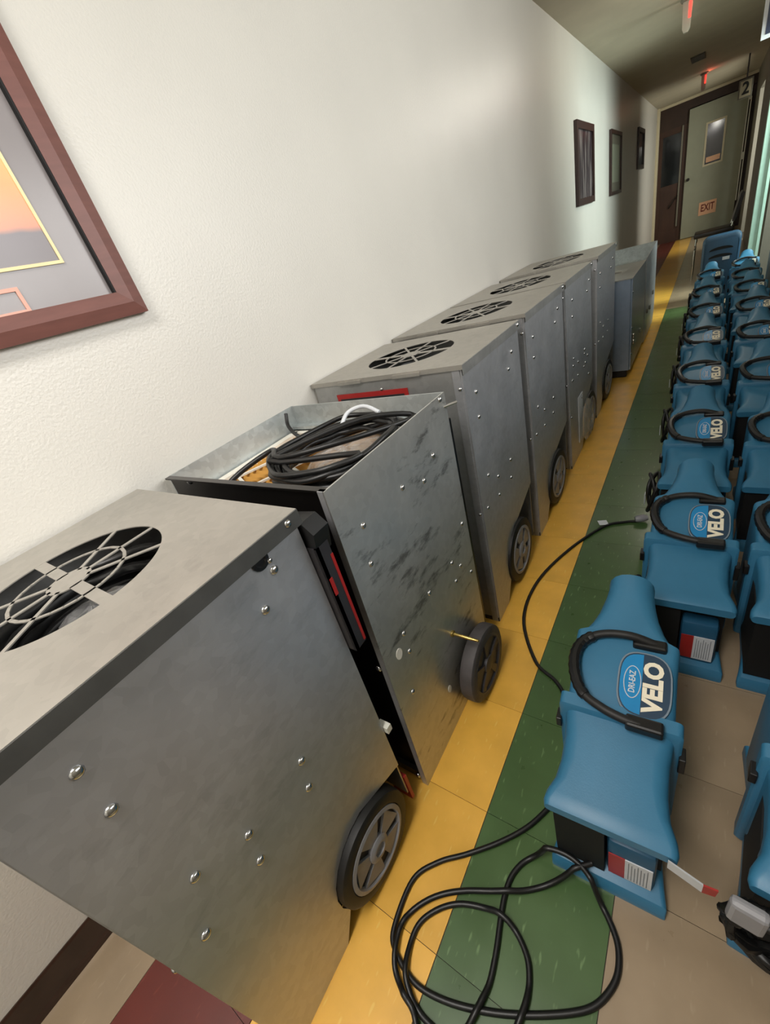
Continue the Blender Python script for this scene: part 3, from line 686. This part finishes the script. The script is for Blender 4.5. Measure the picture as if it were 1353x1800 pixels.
# ------------------------------------------------------------------ blue air movers
def section(bm, y, hw, zb, zt, r=.035, n=4):
    """rounded rectangle in the xz plane"""
    r = min(r, hw * .9, (zt - zb) * .45); ring = []
    for cx_, cz_, a0 in ((hw - r, zt - r, 0), (-hw + r, zt - r, 90), (-hw + r, zb + r, 180), (hw - r, zb + r, 270)):
        for i in range(n + 1):
            a = math.radians(a0 + 90 * i / n); ring.append(bm.verts.new((cx_ + r * math.cos(a), y, cz_ + r * math.sin(a))))
    return ring
def loft(bm, secs):
    R_ = [section(bm, *s) for s in secs]
    for A, B in zip(R_, R_[1:]):
        for i in range(len(A)): bm.faces.new((A[i], A[(i + 1) % len(A)], B[(i + 1) % len(B)], B[i]))
    quad_ok(bm, R_[0][::-1]); quad_ok(bm, R_[-1])
def surf_z(y):
    P = [(0, .292), (.1, .318), (.2, .345), (.3, .372), (.36, .388), (.45, .425), (.53, .46)]
    for (a, b), (c, d) in zip(P, P[1:]):
        if y <= c: return b + (d - b) * (y - a) / (c - a)
    return P[-1][1]
def make_fan(label, with_coil=True):
    t = thing('air_mover', label, 'air mover', (0, 0, 0), 0, 'blue air movers in rows on the right')
    sz = surf_z
    bm = new()
    loft(bm, [(-.006, .112, .262, sz(0) - .006, .012), (.004, .115, .258, sz(0), .014), (.022, .113, .25, sz(.02), .02), (.05, .102, .23, sz(.05), .025), (.09, .097, .18, sz(.09), .03),
              (.14, .097, .12, sz(.14), .03), (.175, .101, .05, sz(.175), .025), (.20, .103, .03, sz(.20), .02), (.26, .103, .03, sz(.26) + .004, .02), (.32, .104, .03, sz(.32) + .004, .02),
              (.365, .107, .03, sz(.365), .018), (.378, .106, .05, sz(.378), .018), (.388, .090, .10, sz(.39), .03), (.41, .078, .16, sz(.41), .035), (.44, .066, .22, sz(.44), .04), (.48, .056, .28, sz(.48), .045),
              (.515, .050, .325, sz(.515), .046), (.528, .051, .335, sz(.53), .046), (.534, .049, .345, sz(.53) - .008, .046)])
    finish('housing', bm, 'blue', t, smooth=38)
    # raised stacking band around the housing
    bm = new(); loft(bm, [(.183, .112, .02, sz(.183) + .004, .012), (.187, .116, .015, sz(.187) + .013, .012), (.212, .116, .015, sz(.212) + .013, .012), (.216, .112, .02, sz(.216) + .004, .012)])
    finish('rim_band', bm, 'blue', t, smooth=38)
    bm = new(); box(bm, -.124, -.112, .175, .205, .27, .30, bev=.002); finish('side_clip', bm, 'black', t)
    bm = new(); box(bm, .112, .124, .175, .205, .24, .29, bev=.002); finish('side_clip', bm, 'black', t)
    # foot: flared base
    bm = new()
    for_s = [(-.014, .110, 0.0, .018, .006), (-.004, .112, 0.0, .036, .01), (.03, .106, 0.0, .050, .012), (.075, .101, 0.0, .058, .015), (.12, .100, 0.0, .06, .02), (.30, .100, 0.0, .06, .02), (.40, .112, 0.0, .05, .01), (.41, .110, 0.0, .03, .008)]
    loft(bm, for_s); finish('foot', bm, 'blue', t, smooth=38)
    # recess: black inlet on the left, motor block with label on the right
    bm = new(); box(bm, -.100, -.004, .006, .20, .044, .262); box(bm, -.004, .098, .05, .20, .06, .25); finish('inlet_recess', bm, 'blackmatte', t)
    bm = new(); box(bm, .000, .088, .010, .07, .035, .20, bev=.012); mb_ = finish('motor_block', bm, 'blue_dark', t, smooth=38)
    bm = new(); box(bm, .034, .082, .0075, .0097, .055, .150); lb = finish('warning_label', bm, 'label_white', t)
    bm = new(); box(bm, .004, .034, .0075, .0097, .055, .150); finish('red_stripe', bm, 'label_red', lb)
    bm = new()
    for i in range(7): box(bm, .040 + .0055 * i, .0415 + .0055 * i,   .0068, .0075, .062, .143 - .006 * (i % 3))
    o = finish('label_print', bm, 'label_print', lb); o['kind'] = 'stuff'
    # badge on its raised pad
    bc = Vector((.043, .272, sz(.272) + .006)); tilt = math.atan2(sz(.30) - sz(.25), .05)
    bt = bpy.data.objects.new('badge', None)
    def bpoly(hw, hh):
        pts = []
        for i in range(32):
            a = 2 * math.pi * i / 32; c, s = math.cos(a), math.sin(a)
            pts.append((hw * math.copysign(abs(c) ** .7, c), hh * math.copysign(abs(s) ** .62, s)))
        return pts
    bm = new(); prism(bm, bpoly(.051, .073), 'z', -.006, .006); bd = finish('badge', bm, 'badge_rim', t, loc=bc, rot=(tilt, 0, 0))
    bm = new(); prism(bm, [p for p in bpoly(.048, .070)], 'z', .006, .0068); finish('badge_face', bm, 'badge_navy', bd)
    bm = new(); prism(bm, [(min(p[0], -.004), p[1]) for p in bpoly(.046, .067)], 'z', .0068, .0074); finish('badge_blue_half', bm, 'badge_blue', bd)
    bm = new(); pts_ = [Vector((-.022 + .016 * math.cos(a), .036 * math.sin(a), .0078)) for a in [2 * math.pi * i / 28 for i in range(28)]]; tube(bm, pts_, .0010, 5, closed=True); finish('logo_oval', bm, 'label_white', bd)
    text('logo_lettering', 'DRI-EAZ', .017, 'label_white', bd, (-.022, 0, .0078), (0, 0, H), sx=.78, bold=.0003)
    text('brand_lettering', 'VELO', .048, 'cream', bd, (.018, -.002, .0072), (0, 0, H), sx=.96, bold=.0022)
    # handle flopped to the left of the badge
    hz = sz(.27) + .022
    bm = new()
    hp = crom([(.060, .372, hz + .008), (.010, .372, hz + .022), (-.045, .364, hz + .020), (-.083, .340, hz + .012), (-.098, .300, hz + .008), (-.092, .250, hz + .0), (-.070, .210, hz - .010), (-.030, .188, hz - .012), (.010, .178, hz - .014), (.070, .174, hz - .020)], 6)
    tube(bm, hp, .0095, 10); hd = finish('handle', bm, 'rubber', t, smooth=50)
    bm = new(); g = [p for p in hp if p.x < -.060]
    rr = [.0135 if i % 2 else .0118 for i in range(len(g))]
    tube(bm, g, rr, 10); finish('handle_grip', bm, 'black', hd, smooth=30)
    for y, z in ((.368, hz + .006), (.178, hz - .018)):
        bm = new(); box(bm, .015, .082, y - .014, y + .014, z - .014, z + .010, bev=.005); finish('handle_mount', bm, 'black', hd)
    if with_coil:
        bm = new()
        rnd = random.Random(3); P_ = []
        for i in range(60):
            a = 2 * math.pi * i / 12; P_.append((-.128 - .018 * math.sin(i * .7), .06 + .055 * math.cos(a), .20 + .085 * math.sin(a) + rnd.uniform(-.008, .008)))
        tube(bm, crom(P_, 3), .006, 6); pc = finish('power_cord', bm, 'cord', t, smooth=60)
        bm = new(); box(bm, -.158, -.155, .03, .055, .16, .205); finish('warning_tag', bm, 'label_white', pc)
    return t
fan1 = make_fan('nearest blue air mover, standing alone on the green stripe with large readable VELO badge', with_coil=False)
fan1.location = (1.0775, .392, 0); fan1.rotation_euler = (0, 0, math.radians(2.5))
bm = new(); prism(bm, [(.098, .290), (.150, .255), (.150, .225), (.098, .262)], 'y', -.014, -.011); tg = finish('hanging_tag', bm, 'label_white', fan1)
bm = new(); prism(bm, [(.150, .255), (.170, .258), (.168, .232), (.150, .225)], 'y', -.0142, -.0112); finish('tag_end', bm, 'label_red', tg)
fan2 = make_fan('blue air mover second in the left column, its badge below the first cord tag')
fan2.location = (1.170, 1.035, 0)
colA = [(1.170, 1.68, 'third'), (1.172, 2.36, 'fourth'), (1.168, 3.07, 'fifth'), (1.170, 3.75, 'sixth'), (1.168, 4.45, 'seventh'), (1.170, 5.25, 'eighth')]
for x, y, n in colA:
    f = copy_tree(fan2); f.location = (x, y, 0); f['label'] = 'blue air mover %s from the camera in the left column beside the green stripe' % n
    f.rotation_euler = (0, 0, math.radians(random.uniform(-1.2, 1.2)))
    f.scale = (1, 1.12, 1)
fan2b = None
colB = [(1.425, 1.035, 'second'), (1.425, 1.68, 'third'), (1.425, 2.36, 'fourth'), (1.425, 3.07, 'fifth'), (1.425, 3.75, 'sixth'), (1.425, 4.40, 'seventh'), (1.425, 4.98, 'eighth'), (1.43, 5.62, 'ninth')]
for x, y, n in colB:
    if fan2b is None:
        fan2b = copy_tree(fan2)
        for c in list(fan2b.children):
            if c.name.startswith('power_cord'):
                for g in list(c.children): bpy.data.objects.remove(g)
                bpy.data.objects.remove(c)
        fan2b.location = (x, y, 0); fan2b['label'] = 'blue air mover second from the camera in the right column against the grey wall'; continue
    f = copy_tree(fan2b); f.location = (x, y, 0); f['label'] = 'blue air mover %s from the camera in the right column against the grey wall' % n
    f.rotation_euler = (0, 0, math.radians(random.uniform(-3.5, 0)))
fr1 = make_fan('blue air mover at the lower right edge with black cord wrapped around its front', with_coil=False)
fr1.location = (1.398, .405, 0); fr1.rotation_euler = (0, 0, math.radians(-5))
bm = new(); rnd = random.Random(11); P_ = []
for i in range(110):
    a = 2 * math.pi * i / 11; P_.append((-.045 + .082 * math.cos(a) + rnd.uniform(-.01, .01), -.012 - .018 * (i % 3) * .6 + rnd.uniform(-.008, .008), .165 + .075 * math.sin(a) + rnd.uniform(-.01, .01)))
tube(bm, crom(P_, 3), .0075, 6); pc = finish('power_cord', bm, 'cord', fr1, smooth=60)
bm = new(); box(bm, -.135, -.085, -.05, -.03, .215, .285, bev=.008); finish('plug', bm, 'hub', pc)

# one more, standing upright past the column
M['blue_shaded'] = mat('shaded_blue_moulded_plastic', (20, 58, 82), rough=0.5, noise=0.06, nscale=14)  # darker copy of the air mover blue, shade put into the colour
ua = thing('upright_air_mover', 'shaded blue air mover standing on end beyond the columns, beside the chair', 'air mover', (1.245, 6.25, 0), 0)
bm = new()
loft(bm, [(0.0, .145, .02, .60, .05), (.02, .160, .0, .63, .06), (.12, .165, 0, .64, .06), (.26, .160, 0, .60, .06), (.34, .13, .03, .5, .06)]); finish('housing', bm, 'blue_shaded', ua, smooth=40)
for zc, s in ((.50, 1), (.43, 1)):
    bm = new(); up = [(.10 * math.cos(a), zc + .030 * math.sin(a)) for a in [math.pi * i / 12 for i in range(13)]]; dn = [(.10 * math.cos(a), zc - .004 + .006 * math.sin(a)) for a in [math.pi - math.pi * i / 12 for i in range(1, 12)]]
    prism(bm, up + dn, 'y', -.004, .01); finish('inlet_slot', bm, 'blackmatte', ua)
bm = new(); box(bm, .02, .08, -.008, -.004, .395, .425); finish('warning_label', bm, 'label_white', ua)
bm = new(); box(bm, -.04, .05, -.02, -.004, .22, .27, bev=.01); finish('badge', bm, 'badge_rim', ua)
bm = new(); tube(bm, crom([(-.12, 0, .27), (-.10, -.04, .24), (-.05, -.05, .22), (0.02, -.03, .22)], 5), .012, 8); finish('handle', bm, 'black', ua, smooth=50)

# ------------------------------------------------------------------ chair by the right wall
ch = thing('chair', 'black padded chair with chrome legs in front of the end door', 'chair', (1.18, 8.05, 0), 0)
bm = new(); box(bm, -.22, .20, -.21, .21, .49, .545, bev=.015); finish('seat', bm, 'vinyl', ch, smooth=40)
bm = new(); prism(bm, [(.17, .60), (.205, .60), (.265, .88), (.245, .90), (.225, .88)], 'y', -.21, .21); finish('backrest', bm, 'vinyl', ch)
for yy in (-.19, .19):
    bm = new(); tube(bm, crom([(-.19, yy, .49), (-.20, yy, .3), (-.205, yy, .0)], 4), .011, 8); finish('leg', bm, 'chrome', ch, smooth=50)
    bm = new(); tube(bm, crom([(.185, yy, .62), (.175, yy, .56), (.17, yy, .52), (.19, yy, .3), (.24, yy, .0)], 4), .011, 8); finish('leg', bm, 'chrome', ch, smooth=50)
for xx in (-.19, .17):
    bm = new(); tube(bm, [Vector((xx, -.19, .475)), Vector((xx, .19, .475))], .010, 8); finish('seat_frame', bm, 'chrome', ch, smooth=50)

# ------------------------------------------------------------------ signs and fittings on the ceiling
def exit_lamp(x, y, label, z1=CZ):
    t = thing('hanging_sign_lamp', label, 'sign', (x, y, z1), 0, 'ceiling lamps with red glow')
    bm = new(); lathe(bm, [(.05, -.025), (.055, -.012), (.055, 0)], (0, 0, 0), 'z', 20); finish('canopy', bm, 'sign_grey', t, smooth=40)
    bm = new(); prism(bm, [(-.035, -.025), (.035, -.025), (.028, -.20), (.012, -.225), (-.018, -.225), (-.03, -.20)], 'y', -.02, .02); finish('panel', bm, 'acrylic', t)
    bm = new(); box(bm, .010, .030, -.024, -.020, -.14, -.035); finish('red_strip', bm, 'red_lamp', t)
    l = bpy.data.lights.new('red_glow', 'POINT'); l.energy = 0.5; l.color = (1, .15, .08); l.shadow_soft_size = .03
    lo = bpy.data.objects.new('red_glow', l); COL.objects.link(lo); lo.parent = t; lo.location = (.06, .0, -.06)
exit_lamp(.80, 6.2, 'clear hanging lamp with red glow at the top edge of the photo')
exit_lamp(.83, 11.0, 'small clear hanging lamp with red glow in front of the dark header')
va = thing('ceiling_vent', 'small square dark vent in the far ceiling', 'vent', (.79, 9.38, CZ), 0)
bm = new(); box(bm, -.08, .08, -.22, .22, -.012, 0); finish('vent_frame', bm, 'vent_dark', va)
for i in range(5):
    bm = new(); box(bm, -.07, .07, -.18 + i * .08, -.15 + i * .08, -.018, -.012); finish('slat', bm, 'label_dark', va)
s2 = thing('number_sign', 'grey square sign with black number 2 above the pale green door', 'sign', (1.39, 11.0, 0), 0)
bm = new(); box(bm, -.09, .085, -.008, .008, 2.02, 2.26, bev=.003); finish('plate', bm, 'sign_grey', s2)
bm = new(); box(bm, -.072, .068, -.0095, -.008, 2.04, 2.24); finish('plate_face', bm, 'cream_trim', s2)
text('number', '2', .21, 'ink', s2, (0, -.0105, 2.14), (H, 0, 0), sx=.85, bold=.006)
bm = new(); box(bm, -.01, .01, -.004, .004, 2.26, CZ); finish('hanger', bm, 'dark_steel', s2)
hs = thing('hanging_sign', 'pale-framed dark blue sign at the top right corner', 'sign', (1.36, 6.9, 0), 0)
bm = new(); box(bm, 0, .24, -.01, .01, 2.13, 2.46, bev=.003); finish('frame', bm, 'label_white', hs)
bm = new(); box(bm, .03, .21, -.013, -.01, 2.16, 2.43); finish('face', bm, 'blue_sign', hs)
for x in (.05, .19):
    bm = new(); box(bm, x, x + .008, -.004, .004, 2.46, CZ); finish('hanger', bm, 'dark_steel', hs)

# ------------------------------------------------------------------ the long cord on the floor
Q = [(.984, 1.803), (.930, 1.785), (.855, 1.733), (.749, 1.534), (.677, 1.300), (.683, 1.084), (.776, .908), (.855, .855), (.896, .806), (.935, .70), (.955, .60), (.960, .54), (.939, .498), (.900, .422), (.848, .357), (.783, .294), (.726, .245), (.685, .184)]
def px(u, v):  # photo pixel -> floor point for tracing the cord where it lies
    d = [sum(R[k][i] * c for k, c in enumerate((u - 676.5, v - 900.0, 716.641))) for i in range(3)]
    t = (0.006 - 1.27830847) / d[2]
    return (1.13872579 + t * d[0], t * d[1])
def cp_(u, v): return px(660 + u * .34, 1380 + v * .34)
loop = [cp_(*p) for p in ((95, 740), (105, 860), (170, 980), (250, 1060), (400, 1130), (600, 1175), (800, 1190), (1000, 1180), (1120, 1150), (1200, 1080), (1250, 980), (1255, 850), (1220, 730), (1150, 590), (1070, 470), (980, 400), (870, 370), (780, 390), (710, 460), (670, 560), (645, 700), (625, 850), (590, 1020), (540, 1140), (490, 1235), (430, 1330), (540, 1400), (690, 1330), (740, 1235), (780, 1120), (795, 1000), (780, 880), (720, 750), (640, 670), (540, 630), (430, 615), (330, 640), (240, 700), (190, 790), (160, 940), (175, 1060), (230, 1180), (330, 1290), (380, 1400), (240, 1330), (200, 1170), (150, 1080), (105, 950), (115, 800), (150, 700), (220, 630), (330, 575), (480, 550), (700, 555), (850, 530), (1050, 470), (1120, 450))]
allp = Q + loop
# lift the cord over itself where it crosses
P3 = crom([(x, y, .0065) for x, y in allp], 7)
for i, p in enumerate(P3):
    for j in range(0, i - 14, 2):
        q = P3[j]; d = math.hypot(p.x - q.x, p.y - q.y)
        if d < .03: p.z = max(p.z, .0065 + .0125 * max(0, 1 - d / .03) ** .6 + (q.z - .0065) * .9 * (d < .012))
for p in P3:   # the cord rides over the foot of the nearest air mover
    if p.x > .950 and .365 < p.y < .46 and p.x < 1.2: p.z = max(p.z, .058)
for _ in range(6):
    for i in range(1, len(P3) - 1): P3[i].z = max(P3[i].z * .999, (P3[i - 1].z + P3[i + 1].z) / 2 * .96)
bm = new(); tube(bm, P3, .0062, 8)
root = thing('power_cord', 'long black power cord looped over the yellow and green floor stripes', 'cord', (0, 0, 0))
finish('cable', bm, 'cord', root, smooth=60)
bm = new(); box(bm, -.020, .020, -.016, .016, 0, .0012); finish('warning_tag', bm, 'label_white', root, loc=(.850, 1.755, .014), rot=(.1, .12, .5))
bm = new(); lathe(bm, [(.012, 0), (.016, .01), (.016, .035), (.011, .05)], (0, 0, 0), 'x', 14); finish('plug', bm, 'hub', root, smooth=40, loc=(.975, 1.80, .018), rot=(0, -.1, .35))
